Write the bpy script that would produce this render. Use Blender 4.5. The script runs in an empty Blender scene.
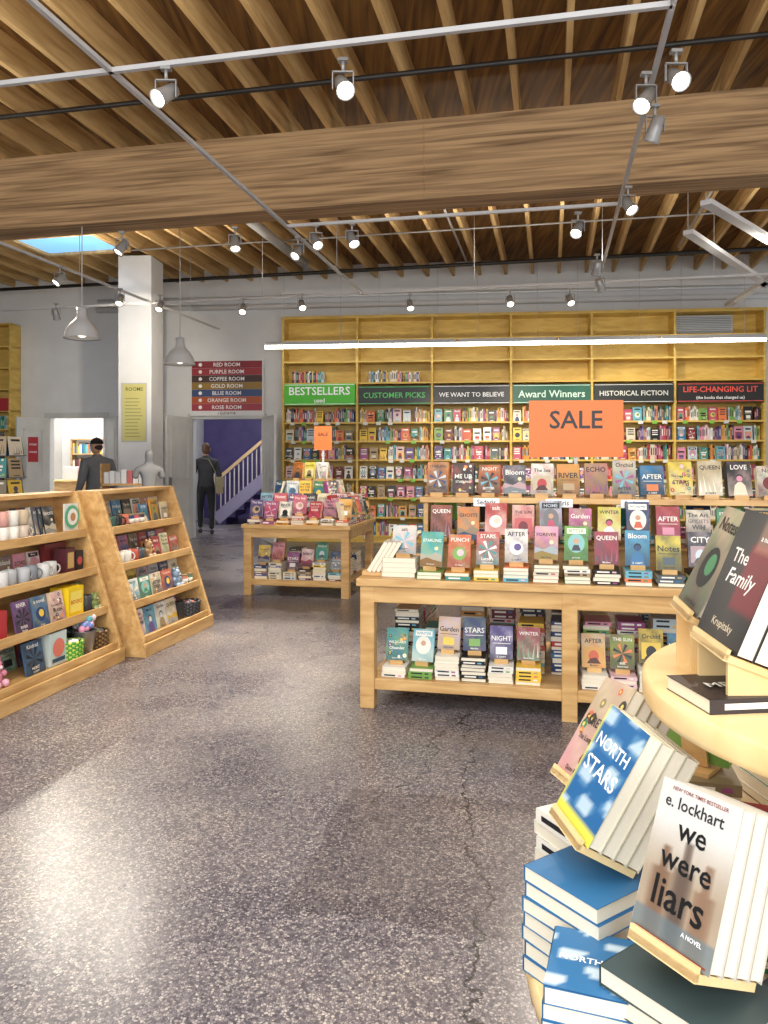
import bpy, math, random
import numpy as np
from mathutils import Matrix, Vector
rng=random.Random(7)
FPX=769.0; HZ=460.0; CH=1.45
A12=math.radians(12.24); A6=math.radians(6.0)
def lin(c):
    def g(x): return x/12.92 if x<=.04045 else ((x+.055)/1.055)**2.4
    return (g(c[0]),g(c[1]),g(c[2]),1.0)
def hx(s): return tuple(int(s[i:i+2],16)/255 for i in (0,2,4))
def P(px,py,D): return Vector(((px-384)/FPX*D, D, CH+(HZ-py)/FPX*D))
def FR(x,y,z=0,rz=0,rx=0,ry=0):
    return Matrix.Translation((x,y,z))@Matrix.Rotation(rz,4,'Z')@Matrix.Rotation(ry,4,'Y')@Matrix.Rotation(rx,4,'X')
I4=Matrix.Identity(4)
def mixc(a,b,t): return tuple(a[i]*(1-t)+b[i]*t for i in range(3))

# ---------------- materials ----------------
def newmat(name):
    m=bpy.data.materials.new(name); m.use_nodes=True
    nt=m.node_tree; b=nt.nodes['Principled BSDF']; return m,nt,b
def N(nt,t,**k):
    n=nt.nodes.new(t)
    for a,v in k.items(): setattr(n,a,v)
    return n
def ramp(nt,stops):
    r=N(nt,'ShaderNodeValToRGB'); e=r.color_ramp.elements
    while len(e)<len(stops): e.new(.5)
    for i,(p,c) in enumerate(stops): e[i].position=p; e[i].color=lin(c)
    return r
def wood(name,c1,c2,scale=(1.5,14,14),rough=.45,coat=0.0,p0=.3,p1=.68):
    m,nt,b=newmat(name); L=nt.links
    tc=N(nt,'ShaderNodeTexCoord'); mp=N(nt,'ShaderNodeMapping'); mp.inputs['Scale'].default_value=scale
    L.new(tc.outputs['Object'],mp.inputs['Vector'])
    n=N(nt,'ShaderNodeTexNoise'); n.inputs['Scale'].default_value=1.6; n.inputs['Detail'].default_value=8; n.inputs['Distortion'].default_value=.6
    L.new(mp.outputs[0],n.inputs['Vector'])
    r=ramp(nt,[(p0,c1),(p1,c2)]); L.new(n.outputs['Fac'],r.inputs[0])
    L.new(r.outputs[0],b.inputs['Base Color']); b.inputs['Roughness'].default_value=rough
    bp=N(nt,'ShaderNodeBump'); bp.inputs['Strength'].default_value=.08; L.new(n.outputs['Fac'],bp.inputs['Height']); L.new(bp.outputs[0],b.inputs['Normal'])
    return m
def plain(name,c,rough=.5,metal=0,emit=0,var=.06):
    m,nt,b=newmat(name); L=nt.links
    n=N(nt,'ShaderNodeTexNoise'); n.inputs['Scale'].default_value=3; n.inputs['Detail'].default_value=4
    tc=N(nt,'ShaderNodeTexCoord'); L.new(tc.outputs['Object'],n.inputs['Vector'])
    r=ramp(nt,[(.3,tuple(max(0,x-var) for x in c)),(.7,c)]); L.new(n.outputs['Fac'],r.inputs[0]); L.new(r.outputs[0],b.inputs['Base Color'])
    b.inputs['Roughness'].default_value=rough; b.inputs['Metallic'].default_value=metal
    if emit:
        b.inputs['Emission Color'].default_value=lin(c); b.inputs['Emission Strength'].default_value=emit
    return m
def attrmat(name,rough=.4):
    m,nt,b=newmat(name); L=nt.links
    a=N(nt,'ShaderNodeAttribute'); a.attribute_name='Col'
    n=N(nt,'ShaderNodeTexNoise'); n.inputs['Scale'].default_value=60
    mx=N(nt,'ShaderNodeMix',data_type='RGBA',blend_type='MULTIPLY'); mx.inputs[0].default_value=.1
    L.new(a.outputs['Color'],mx.inputs[6]); L.new(n.outputs['Color'],mx.inputs[7]); L.new(mx.outputs[2],b.inputs['Base Color'])
    b.inputs['Roughness'].default_value=rough
    return m
M_COL=attrmat('printed_paper',.42)
M_WOOD=wood('birch_wood',hx('b88a50'),hx('dcb478'),(2,12,12),.38)
M_WOODY=wood('yellow_plywood',hx('c8a245'),hx('e2c064'),(2,2,9),.5)
M_PLY=wood('pale_ply',hx('d8b277'),hx('ebd09a'),(4,4,4),.35)
M_BEAM=wood('old_fir_beam',hx('6e5236'),hx('c09c70'),(.5,16,16),.8,p0=.28,p1=.62)
M_JOIST=wood('joist_fir',hx('a8834e'),hx('dab77e'),(8,.8,8),.7)
M_DECK=wood('ceiling_boards',hx('4c3219'),hx('8e6630'),(11,.6,7),.8)
M_WALL=plain('painted_wall',hx('e4e4e3'),.6,var=.03)
M_WHITE=plain('white_metal',hx('c9c9c9'),.35)
M_SILVER=plain('lamp_housing_metal',hx('a9a8a6'),.35,.3)
M_GREY=plain('grey_metal',hx('9a9a9c'),.35,.6)
M_BLACK=plain('black_pipe',hx('26221e'),.5)
M_EMIT=plain('lamp_glow',(1,.96,.88),.5,emit=22)
M_DIM=plain('lamp_lens_dim',(1,.95,.86),.4,emit=7)
M_PEND=plain('pendant_bulb',(1,.96,.88),.4,emit=3)
M_TUBE=plain('tube_glow',(1,.99,.95),.5,emit=11)
M_SKY=plain('skylight_glass',(.5,.76,1),.3,emit=.9)
M_PURP=plain('purple_wall',hx('453a70'),.6)
M_DOORW=plain('door_paint',hx('d4d4d0'),.45)

def floor_mat():
    m,nt,b=newmat('terrazzo'); L=nt.links
    def MA(op,a,bb=None,c=None,clamp=False):
        n=N(nt,'ShaderNodeMath',operation=op); n.use_clamp=clamp
        for i,v in enumerate((a,bb,c)):
            if v is None: continue
            if isinstance(v,(int,float)): n.inputs[i].default_value=v
            else: L.new(v,n.inputs[i])
        return n.outputs[0]
    tc=N(nt,'ShaderNodeTexCoord')
    v=N(nt,'ShaderNodeTexVoronoi'); v.inputs['Scale'].default_value=120; L.new(tc.outputs['Object'],v.inputs['Vector'])
    sep=N(nt,'ShaderNodeSeparateColor'); L.new(v.outputs['Color'],sep.inputs[0])
    r=ramp(nt,[(0,hx('55525a')),(.3,hx('7f7a82')),(.55,hx('9c979b')),(.8,hx('b7b2b1')),(.97,hx('d6d1cb'))]); L.new(sep.outputs[0],r.inputs[0])
    v2=N(nt,'ShaderNodeTexVoronoi'); v2.feature='DISTANCE_TO_EDGE'; v2.inputs['Scale'].default_value=120; L.new(tc.outputs['Object'],v2.inputs['Vector'])
    r2=ramp(nt,[(.0,(0,0,0)),(.16,(1,1,1))]); L.new(v2.outputs['Distance'],r2.inputs[0])
    mx=N(nt,'ShaderNodeMix',data_type='RGBA'); L.new(r2.outputs[0],mx.inputs[0]); mx.inputs[6].default_value=lin(hx('5a575f')); L.new(r.outputs[0],mx.inputs[7])
    n=N(nt,'ShaderNodeTexNoise'); n.inputs['Scale'].default_value=.9; n.inputs['Detail'].default_value=5; n.inputs['Roughness'].default_value=.65; L.new(tc.outputs['Object'],n.inputs['Vector'])
    r3=ramp(nt,[(.3,hx('b6b0b9')),(.5,hx('d8d4d4')),(.7,hx('fdf4e8'))]); L.new(n.outputs['Fac'],r3.inputs[0])
    mu=N(nt,'ShaderNodeMix',data_type='RGBA',blend_type='MULTIPLY'); mu.inputs[0].default_value=1; L.new(mx.outputs[2],mu.inputs[6]); L.new(r3.outputs[0],mu.inputs[7])
    sx=N(nt,'ShaderNodeSeparateXYZ')
    mp=N(nt,'ShaderNodeMapping'); mp.inputs['Rotation'].default_value=(0,0,A12); L.new(tc.outputs['Object'],mp.inputs['Vector']); L.new(mp.outputs[0],sx.inputs[0])
    X=sx.outputs[0]; Y=sx.outputs[1]
    n2=N(nt,'ShaderNodeTexNoise'); n2.inputs['Scale'].default_value=2.2; n2.inputs['Detail'].default_value=7; n2.inputs['Roughness'].default_value=.6; L.new(tc.outputs['Object'],n2.inputs['Vector'])
    wob=MA('MULTIPLY',MA('SUBTRACT',n2.outputs['Fac'],.5),.12)
    inx=MA('MULTIPLY',MA('GREATER_THAN',MA('ADD',X,wob),-.85),MA('LESS_THAN',MA('ADD',X,wob),.05)); iny=MA('MULTIPLY',MA('GREATER_THAN',MA('ADD',Y,wob),2.35),MA('LESS_THAN',MA('ADD',Y,wob),3.3))
    slab=MA('MULTIPLY',inx,iny)
    mu2=N(nt,'ShaderNodeMix',data_type='RGBA',blend_type='MULTIPLY'); L.new(MA('MULTIPLY',slab,.55),mu2.inputs[0]); L.new(mu.outputs[2],mu2.inputs[6]); mu2.inputs[7].default_value=(.55,.52,.52,1)
    s2=N(nt,'ShaderNodeSeparateXYZ'); L.new(tc.outputs['Object'],s2.inputs[0])
    def crack(a,k,amp,y0,y1,wd):
        cx=MA('ADD',MA('MULTIPLY_ADD',s2.outputs[1],k,a),MA('MULTIPLY',MA('SUBTRACT',n2.outputs['Fac'],.5),amp))
        d=MA('ABSOLUTE',MA('SUBTRACT',s2.outputs[0],cx))
        line=MA('LESS_THAN',d,wd)
        return MA('MULTIPLY',line,MA('MULTIPLY',MA('GREATER_THAN',s2.outputs[1],y0),MA('LESS_THAN',s2.outputs[1],y1)))
    cr=MA('MAXIMUM',MA('MAXIMUM',crack(.04,.10,.5,-1,4.4,.0045),crack(-1.5,.45,.6,3.2,5.2,.004)),crack(-2.2,.2,.6,-1,4,.003))
    mu3=N(nt,'ShaderNodeMix',data_type='RGBA',blend_type='MULTIPLY'); L.new(MA('MULTIPLY',cr,.85),mu3.inputs[0]); L.new(mu2.outputs[2],mu3.inputs[6]); mu3.inputs[7].default_value=(.10,.09,.09,1)
    L.new(mu3.outputs[2],b.inputs['Base Color'])
    r5=N(nt,'ShaderNodeMapRange'); r5.inputs[3].default_value=.17; r5.inputs[4].default_value=.4; L.new(n.outputs['Fac'],r5.inputs[0]); L.new(r5.outputs[0],b.inputs['Roughness'])
    b.inputs['Specular IOR Level'].default_value=.42
    return m
M_FLOOR=floor_mat()

# ---------------- text cache ----------------
_tc={}
def textmesh(s):
    if s in _tc: return _tc[s]
    cu=bpy.data.curves.new('t','FONT'); cu.body=s; cu.resolution_u=2; cu.size=1; cu.offset=.012
    o=bpy.data.objects.new('t',cu); bpy.context.scene.collection.objects.link(o)
    bpy.context.view_layer.update()
    dg=bpy.context.evaluated_depsgraph_get(); me=bpy.data.meshes.new_from_object(o.evaluated_get(dg))
    vs=[(v.co.x,v.co.y) for v in me.vertices]; fs=[list(p.vertices) for p in me.polygons]
    bpy.data.objects.remove(o); bpy.data.meshes.remove(me)
    x0=min(v[0] for v in vs);x1=max(v[0] for v in vs);y0=min(v[1] for v in vs);y1=max(v[1] for v in vs)
    _tc[s]=([(a-(x0+x1)/2,b-(y0+y1)/2) for a,b in vs],fs,x1-x0,y1-y0); return _tc[s]

class B:
    def __init__(s): s.v=[];s.f=[];s.c=[];s.m=[];s.s=[]
    def face(s,idx,col,mat,sm=False): s.f.append(idx); s.c.append(col); s.m.append(mat); s.s.append(sm)
    def pts(s,F,pl):
        b=len(s.v); s.v+= [tuple(F@Vector(p)) for p in pl]; return b
    def box(s,F,x0,x1,y0,y1,z0,z1,col=(1,1,1),mat=0):
        b=s.pts(F,[(x0,y0,z0),(x1,y0,z0),(x1,y1,z0),(x0,y1,z0),(x0,y0,z1),(x1,y0,z1),(x1,y1,z1),(x0,y1,z1)])
        for q in ((0,3,2,1),(4,5,6,7),(0,1,5,4),(1,2,6,5),(2,3,7,6),(3,0,4,7)): s.face([b+i for i in q],col,mat)
    def prism(s,F,yz,x0,x1,col=(1,1,1),mat=0):
        n=len(yz); b=s.pts(F,[(x0,y,z) for y,z in yz]+[(x1,y,z) for y,z in yz])
        s.face([b+i for i in range(n)][::-1],col,mat); s.face([b+n+i for i in range(n)],col,mat)
        for i in range(n): j=(i+1)%n; s.face([b+i,b+j,b+n+j,b+n+i],col,mat)
    def lathe(s,F,prof,n=20,col=(1,1,1),mat=0,cap=True,sm=True):
        b=len(s.v)
        for r,z in prof: s.pts(F,[(r*math.cos(2*math.pi*i/n),r*math.sin(2*math.pi*i/n),z) for i in range(n)])
        for k in range(len(prof)-1):
            for i in range(n):
                j=(i+1)%n; s.face([b+k*n+i,b+k*n+j,b+(k+1)*n+j,b+(k+1)*n+i],col,mat,sm)
        if cap:
            s.face([b+i for i in range(n)][::-1],col,mat); e=b+(len(prof)-1)*n; s.face([e+i for i in range(n)],col,mat)
    def tube(s,p0,p1,r,col=(1,1,1),mat=0,n=10,r1=None):
        p0=Vector(p0);p1=Vector(p1);d=p1-p0; q=d.to_track_quat('Z','Y').to_matrix().to_4x4()
        s.lathe(Matrix.Translation(p0)@q,[(r,0),(r if r1 is None else r1,d.length)],n,col,mat)
    def bar(s,p0,p1,w,h,col=(1,1,1),mat=0):
        p0=Vector(p0);p1=Vector(p1);d=p1-p0; q=d.to_track_quat('X','Z').to_matrix().to_4x4()
        s.box(Matrix.Translation(p0)@q,0,d.length,-w/2,w/2,-h/2,h/2,col,mat)
    def ball(s,F,r,n=14,col=(1,1,1),mat=0,a0=-90,a1=90):
        k=8; s.lathe(F,[(max(1e-4,r*math.cos(math.radians(a0+(a1-a0)*i/k))),r*math.sin(math.radians(a0+(a1-a0)*i/k))) for i in range(k+1)],n,col,mat)
    def rect(s,F,x0,x1,z0,z1,y,col,mat=0):
        b=s.pts(F,[(x0,y,z0),(x1,y,z0),(x1,y,z1),(x0,y,z1)]); s.face([b,b+1,b+2,b+3],col,mat)
    def disk(s,F,x,z,r,y,col,n=16,mat=0,rz=None):
        rz=rz or r
        b=s.pts(F,[(x+r*math.cos(2*math.pi*i/n),y,z+rz*math.sin(2*math.pi*i/n)) for i in range(n)]); s.face([b+i for i in range(n)],col,mat)
    def tri(s,F,ps,y,col,mat=0):
        b=s.pts(F,[(x,y,z) for x,z in ps]); s.face([b+i for i in range(len(ps))],col,mat)
    def text(s,F,t,x,z,w,h,col,y=-.0012,mat=0,sh=0):
        vs,fs,tw,th=textmesh(t); k=min(w/tw,h/th)
        b=s.pts(F,[(x+a*k+sh*c*k,y,z+c*k) for a,c in vs])
        for f in fs: s.face([b+i for i in f],col,mat)
    def grad(s,F,x0,x1,z0,z1,y,fn,nx=14,nz=20,mat=0):
        b=s.pts(F,[(x0+(x1-x0)*i/nx,y,z0+(z1-z0)*j/nz) for j in range(nz+1) for i in range(nx+1)])
        cc=[fn(i/nx,j/nz) for j in range(nz+1) for i in range(nx+1)]
        for j in range(nz):
            for i in range(nx):
                q=[j*(nx+1)+i,j*(nx+1)+i+1,(j+1)*(nx+1)+i+1,(j+1)*(nx+1)+i]
                s.face([b+k for k in q],[cc[k] for k in q],mat)
    def build(s,name,F=I4,mats=None,bevel=0,parent=None):
        me=bpy.data.meshes.new(name)
        me.from_pydata(s.v,[],s.f); me.update()
        ca=me.color_attributes.new('Col','FLOAT_COLOR','CORNER'); arr=[]
        for f,c in zip(s.f,s.c):
            if isinstance(c,list):
                for q in c: arr+=lin(q)
            else: arr+=list(lin(c))*len(f)
        ca.data.foreach_set('color',arr)
        me.polygons.foreach_set('material_index',s.m); me.polygons.foreach_set('use_smooth',s.s)
        for m in (mats or [M_COL,M_WOOD,M_WHITE]): me.materials.append(m)
        o=bpy.data.objects.new(name,me); bpy.context.scene.collection.objects.link(o); o.matrix_world=F
        if parent: o.parent=parent
        if bevel:
            bm=o.modifiers.new('bevel','BEVEL'); bm.width=bevel; bm.segments=2; bm.limit_method='ANGLE'; bm.angle_limit=math.radians(50)
        return o

# ---------------- book helpers ----------------
PAL=[hx(c) for c in ('b8343a','d0603e','dc9a3a','e2c452','45865a','7aa850','2f6f9e','6fb3c4','23406f','5c4a86','9a4c80','dd94a8','eee8da','ddd2ba','1d1e22','35323a','b59c78','348f8a','c0506a','f2f2ee','74222a','e8c2c4','4c5a60','8a7a5c','151518','c8d4d8','f4efe2','e9dcc0','f0c84a','e8804a')]
CREAM=hx('efe4cc')
WORDS=['NIGHT','THE SUN','Wild','HOME','PUNCH','ME UP','Maybe','The Sea','LOVE','AFTER','Notes','CITY','GHOSTS','Garden','HUNT','a novel','QUEEN','Bloom','FOREVER','Letters','WINTER','Island','STARS','The Art','ECHO','Kindred','WILDCARD','Oleander','STARLING','Mercy','The Long Way','RIVER','salt','BITTER','Orchid']
def contrast(c): return (.97,.95,.9) if (c[0]*.4+c[1]*.5+c[2]*.1)<.55 else (.1,.09,.12)
def design(b,F,w,h,cov,r,txt=True):
    y=-.0010; k=contrast(cov); a=r.choice(PAL); a2=r.choice(PAL); st=r.randrange(10)
    if txt:
        ph=[r.uniform(0,6) for _ in range(6)]; lo=r.choice([hx('14161c'),a,mixc(cov,(0,0,0),.5)])
        def bg(u,v):
            n=.5+.25*math.sin(u*6+ph[0]+4*v)+.25*math.sin(v*9+ph[1]-3*u)+.12*math.sin(u*17+v*13+ph[2])
            return mixc(mixc(mixc(cov,lo,max(0,.8-v)*.75),a,.55*min(1,max(0,n-.3))),a2,.3*max(0,math.sin(v*12+ph[3]+u*8)))
        b.grad(F,0,w,0,h,-.0006,bg,7,10)
    T=(lambda t,x,z,ww,hh,c:b.text(F,t,x,z,ww,hh,c,y-.0010)) if txt else (lambda t,x,z,ww,hh,c:b.rect(F,x-ww*.4,x+ww*.4,z-hh*.35,z+hh*.35,y-.0010,c))
    A=r.choice(['Marlow','E. HART','Quinn Reed','J. VALE','Sol Avery','Ada Finch'])
    if st==0:
        b.disk(F,w/2,h*.42,w*.3,y,a); b.disk(F,w*.55,h*.45,w*.16,y-.0004,a2); T(r.choice(WORDS),w/2,h*.84,w*.8,h*.13,k)
    elif st==1:
        b.disk(F,w*.5,h*.5,w*.13,y-.0003,a2); b.tri(F,[(w*.2,0),(w*.8,0),(w*.72,h*.3),(w*.58,h*.4),(w*.42,h*.4),(w*.28,h*.3)],y,a); b.disk(F,w*.5,h*.53,w*.16,y,mixc(a2,(0,0,0),.7)); T(r.choice(WORDS),w/2,h*.84,w*.86,h*.14,k)
    elif st==2:
        b.tri(F,[(0,0),(w,0),(w,h*.32),(w*.7,h*.42),(w*.4,h*.3),(0,h*.38)],y,mixc(a,(0,0,0),.2)); b.tri(F,[(0,0),(w,0),(w,h*.15),(w*.6,h*.2),(w*.3,h*.26),(0,h*.18)],y-.0004,mixc(a2,(0,0,0),.4)); T(r.choice(WORDS),w/2,h*.75,w*.85,h*.18,k); b.disk(F,w*.72,h*.52,w*.09,y,hx('f2dfae'))
    elif st==3:
        for i,z in enumerate((.84,.66,.48)): T(r.choice(WORDS),w/2,h*z,w*.86,h*.13,k if i!=1 else mixc(k,a,.4))
    elif st==4:
        for i in range(12):
            x=r.uniform(.1,.9)*w;z=r.uniform(.08,.92)*h;rr=r.uniform(.05,.1)*w; c=r.choice(PAL); b.disk(F,x,z,rr,y-.00003*i,c,8); b.disk(F,x,z,rr*.4,y-.0004-.00003*i,hx('f0d060'),6)
        T(r.choice(WORDS),w/2,h*.56,w*.8,h*.16,k); T(r.choice(WORDS),w/2,h*.38,w*.7,h*.12,k)
    elif st==5:
        b.rect(F,w*.1,w*.9,h*.12,h*.6,y,mixc(a,cov,.3)); b.disk(F,w/2,h*.33,w*.22,y-.0004,a2,12,rz=h*.18); b.tri(F,[(w*.2,h*.12),(w*.8,h*.12),(w*.6,h*.3),(w*.35,h*.26)],y-.0006,mixc(a2,(0,0,0),.6)); T(r.choice(WORDS),w/2,h*.78,w*.75,h*.17,k)
    elif st==6:
        for i in range(5): b.tri(F,[(w*(.1+.2*i-.04),h*.1),(w*(.1+.2*i+.04),h*.1),(w*(.1+.2*i+r.uniform(-.1,.1)),h*r.uniform(.35,.65))],y,mixc(a,a2,i/5))
        T(r.choice(WORDS),w/2,h*.8,w*.85,h*.16,k)
    elif st==7:
        T(r.choice(WORDS),w/2,h*.62,w*.88,h*.2,k); b.rect(F,w*.1,w*.9,h*.46,h*.475,y,k); b.rect(F,w*.25,w*.75,h*.14,h*.36,y,a2)
    elif st==8:
        for i in range(8):
            t=i*math.pi/4+.2; b.tri(F,[(w*.5,h*.45),(w*.5+w*.42*math.cos(t),h*.45+w*.42*math.sin(t)),(w*.5+w*.42*math.cos(t+.35),h*.45+w*.42*math.sin(t+.35))],y,a if i%2 else a2)
        T(r.choice(WORDS),w/2,h*.86,w*.8,h*.12,k); T(r.choice(WORDS),w/2,h*.18,w*.8,h*.09,k)
    else:
        b.disk(F,w/2,h*.5,w*.36,y,mixc(a,(1,1,1),.4),18,rz=h*.28); b.disk(F,w/2,h*.56,w*.12,y-.0003,hx('c99a7c'),12); b.tri(F,[(w*.3,h*.28),(w*.7,h*.28),(w*.6,h*.45),(w*.4,h*.45)],y-.0003,a2)
        b.rect(F,w*.1,w*.9,h*.78,h*.94,y,k); T(r.choice(WORDS),w/2,h*.86,w*.7,h*.1,cov)
    T(A,w/2,h*.07,w*.6,h*.055,k)
def book(b,F,w,h,t,cov,pages=CREAM):
    b.box(F,.002,w-.003,.001,t-.001,.003,h-.003,pages)
    b.box(F,0,w,0,.001,0,h,cov); b.box(F,0,w,t-.001,t-.0002,0,h,cov); b.box(F,-.001,.0006,0,t-.0002,0,h,cov)
def flatstack(b,F,n,r,w=.14,d=.21,tt=None,cov=None,spine=None):
    z=0
    c0=cov or r.choice(PAL)
    for i in range(n):
        t=tt or r.uniform(.018,.032); c=c0 if cov or r.random()<.6 else r.choice(PAL)
        G=F@FR(r.uniform(-.004,.004),r.uniform(-.004,.004),z,r.uniform(-.04,.04))
        b.box(G,-w/2,w/2,-d/2,d/2,0,.0009,c); b.box(G,-w/2,w/2,-d/2,d/2,t-.0014,t-.0003,c)
        sp=r.random()<.5 if spine is None else spine
        b.box(G,-w/2+.002,w/2-.002,-d/2+.002,d/2-.002,.0009,t-.0014,CREAM)
        if sp:
            b.box(G,-w/2,w/2,-d/2-.001,-d/2+.001,0,t-.0003,c); b.rect(G,-w*.38,w*.1,t*.3,t*.7,-d/2-.0018,contrast(c)); b.rect(G,w*.2,w*.36,t*.3,t*.7,-d/2-.0018,r.choice(PAL))
        else: b.box(G,-w/2,-w/2+.001,-d/2,d/2,0,t-.0003,c)
        z+=t
    return z
def easelbook(b,F,r,w=.14,h=.21,t=.022,tilt=.28,cov=None,txt=True,copies=1,stand=True):
    G=F@FR(-w/2,0,.022,0,-tilt)
    c=cov or r.choice(PAL)
    for i in range(copies): book(b,G@FR(0,t*i,0),w,h,t,c)
    design(b,G,w,h,c,r,txt)
    if stand:
        b.box(F,-w*.3,w*.3,-.016,.07,0,.01,mat=1); b.box(F,-w*.3,w*.3,-.02,-.014,0,.026,mat=1)
        b.box(F@FR(0,t*copies+.004,.014,0,-tilt),-w*.2,w*.2,0,.008,0,h*.6,mat=1)

# ---------------- room frame ----------------
RM=Matrix.Rotation(-A12,4,'Z')
WM=FR(-1.8,13.7,0,-A6)
def uw(px,off=0):
    o=WM@Vector((0,off,0)); d=Vector((math.cos(A6),-math.sin(A6),0)); k=(px-384)/FPX
    return (k*o.y-o.x)/(d.x-k*d.y)
def zw(px,py,off=0):
    p=WM@Vector((uw(px,off),off,0)); return CH+(HZ-py)/FPX*p.y
WOFF=.4
def wallY(x):
    o=RM.inverted()@(WM@Vector((0,WOFF,0))); d=RM.inverted().to_3x3()@(WM.to_3x3()@Vector((1,0,0)))
    return o.y+(x-o.x)/d.x*d.y
b=B(); b.box(I4,-14,11,-3,28,-.1,0); b.build('floor',mats=[M_FLOOR])
DZ=5.0
b=B()
pl=[(-12.6,-1),(10,-1),(10,wallY(10)),(-12.6,wallY(-12.6))]
bb=b.pts(RM,[(x,y,DZ) for x,y in pl]+[(x,y,DZ+.1) for x,y in pl]); b.face([bb,bb+1,bb+2,bb+3],(1,1,1),0); b.face([bb+4,bb+5,bb+6,bb+7],(1,1,1),0)
for i in range(4): j=(i+1)%4; b.face([bb+i,bb+j,bb+4+j,bb+4+i],(1,1,1),0)
b.build('ceiling',mats=[M_DECK])
b=B(); x=-12.3; JS=.46
while x<9.8:
    b.box(I4,x,x+.05,-1,wallY(x)-.02,4.74,DZ); x+=JS
x=-12.3
while x<9.0:
    b.box(I4,x+.05,x+JS,9.4,9.45,4.78,DZ); x+=JS
b.build('ceiling_joists',RM,[M_JOIST])
b=B(); b.box(I4,-12.3,9.8,7.33,7.7,3.97,4.74)
for x in (-6,-1.2,4.4): b.box(I4,x,x+.012,7.322,7.33,4.0,4.72)
b.build('ceiling_beam',RM,[M_BEAM],bevel=.012)
def wallseg(b,pa,pb,z0,z1,t=.15):
    b.box(I4,uw(pa,WOFF),uw(pb,WOFF),WOFF,WOFF+t,z0,z1)
b=B(); HD=zw(80,418,WOFF); HD2=zw(230,419,WOFF)
wallseg(b,-190,50,0,5.1); wallseg(b,50,104,HD,5.1); wallseg(b,104,193,0,5.1); wallseg(b,193,262,HD2,5.1); wallseg(b,262,900,0,5.1)
b.build('wall_back',WM,[M_WALL])
b=B()
for pa,pb,h in ((50,104,HD),(193,262,HD2)):
    ua,ub=uw(pa,WOFF),uw(pb,WOFF)
    b.box(I4,ua-.09,ua,WOFF-.03,WOFF,0,h+.09); b.box(I4,ub,ub+.09,WOFF-.03,WOFF,0,h+.09); b.box(I4,ua-.09,ub+.09,WOFF-.035,WOFF-.002,h,h+.1)
b.build('trim_1',WM,[M_DOORW])
b=B(); b.box(I4,-12.75,-12.6,-1,wallY(-12.7),0,5.1); b.build('wall_left',RM,[M_WALL])
b=B(); b.box(I4,-9,0.5,21.5,21.6,0,3.4); b.build('wall_far',mats=[M_WALL])
b=B(); b.box(I4,-4.6,0.5,19.2,19.3,0,3.4); b.build('wall_stairwell',mats=[M_PURP])
b=B(); b.box(I4,-4.6,-4.5,15.1,19.2,0,3.4); b.build('wall_partition',mats=[M_WALL])
b=B(); b.box(I4,-9.5,0.8,15.2,21.6,3.4,3.5); b.build('ceiling_far',mats=[M_WALL])
b=B(); b.box(I4,.4,.5,14.6,19.2,0,3.4); b.build('wall_stair_side',mats=[M_PURP])
b=B(); b.box(I4,-9.1,-9,15.3,21.5,0,3.4); b.build('wall_far_left',mats=[M_WALL])
b=B(); n=12; sx=-3.75
for i in range(n):
    b.box(I4,sx+i*.2,sx+(i+1)*.2+.02,17.2,18.6,i*.17,(i+1)*.17,hx('564a86'),0); b.box(I4,sx+i*.2-.02,sx+(i+1)*.2,17.15,18.6,(i+1)*.17,(i+1)*.17+.02,hx('3b3350'),0)
for i in range(0,n*2):
    x=sx+.1+i*.1; z=(i*.1/.2)*.17+.17
    b.box(I4,x-.012,x+.012,17.2,17.225,z-.05,z+.85,hx('bdb6b4'),0)
b.bar((sx,17.21,1.0),(sx+n*.2,17.21,1.0+n*.17),.07,.07,hx('b89a74'),0)
b.bar((sx,17.16,.12),(sx+n*.2,17.16,.12+n*.17),.05,.26,hx('8d86a4'),0)
b.box(I4,sx-.12,sx-.02,17.15,17.25,0,1.15,hx('a89c92'),0)
b.build('staircase')
b=B()
for k in range(3):
    X=-8.6+k*1.35
    b.box(I4,X,X+1.25,21.1,21.45,0,.05,mat=1)
    for z in (0,.4,.8,1.2,1.6,2.0): b.box(I4,X,X+1.25,21.1,21.45,z,z+.03,mat=1)
    for x in (X,X+1.22): b.box(I4,x,x+.03,21.1,21.45,0,2.03,mat=1)
    for z in (.03,.43,.83,1.23,1.63):
        x=X+.04
        while x<X+1.16: w=rng.uniform(.03,.06); b.box(I4,x,x+w,21.15,21.4,z,z+rng.uniform(.2,.3),rng.choice(PAL)); x+=w
b.build('far_room_bookcase')
b=B()
b.box(I4,-7.4,-6.4,17.2,17.9,0,.95,mat=1); b.box(I4,-7.5,-6.3,17.1,18,.95,1.0,mat=1); b.box(I4,-7.2,-6.9,17.3,17.6,1.0,1.3,hx('dddddd')); b.box(I4,-6.8,-6.6,17.3,17.5,1.0,1.25,hx('c0392b'))
b.build('service_counter',bevel=.01)
b=B()
for i,X in enumerate((-8.2,-6.9,-5.6)): b.box(I4,X,X+.14,15.6,20.8,3.3,3.36,mat=0)
b.build('ceiling_strip_lamp',mats=[M_TUBE])

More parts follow.
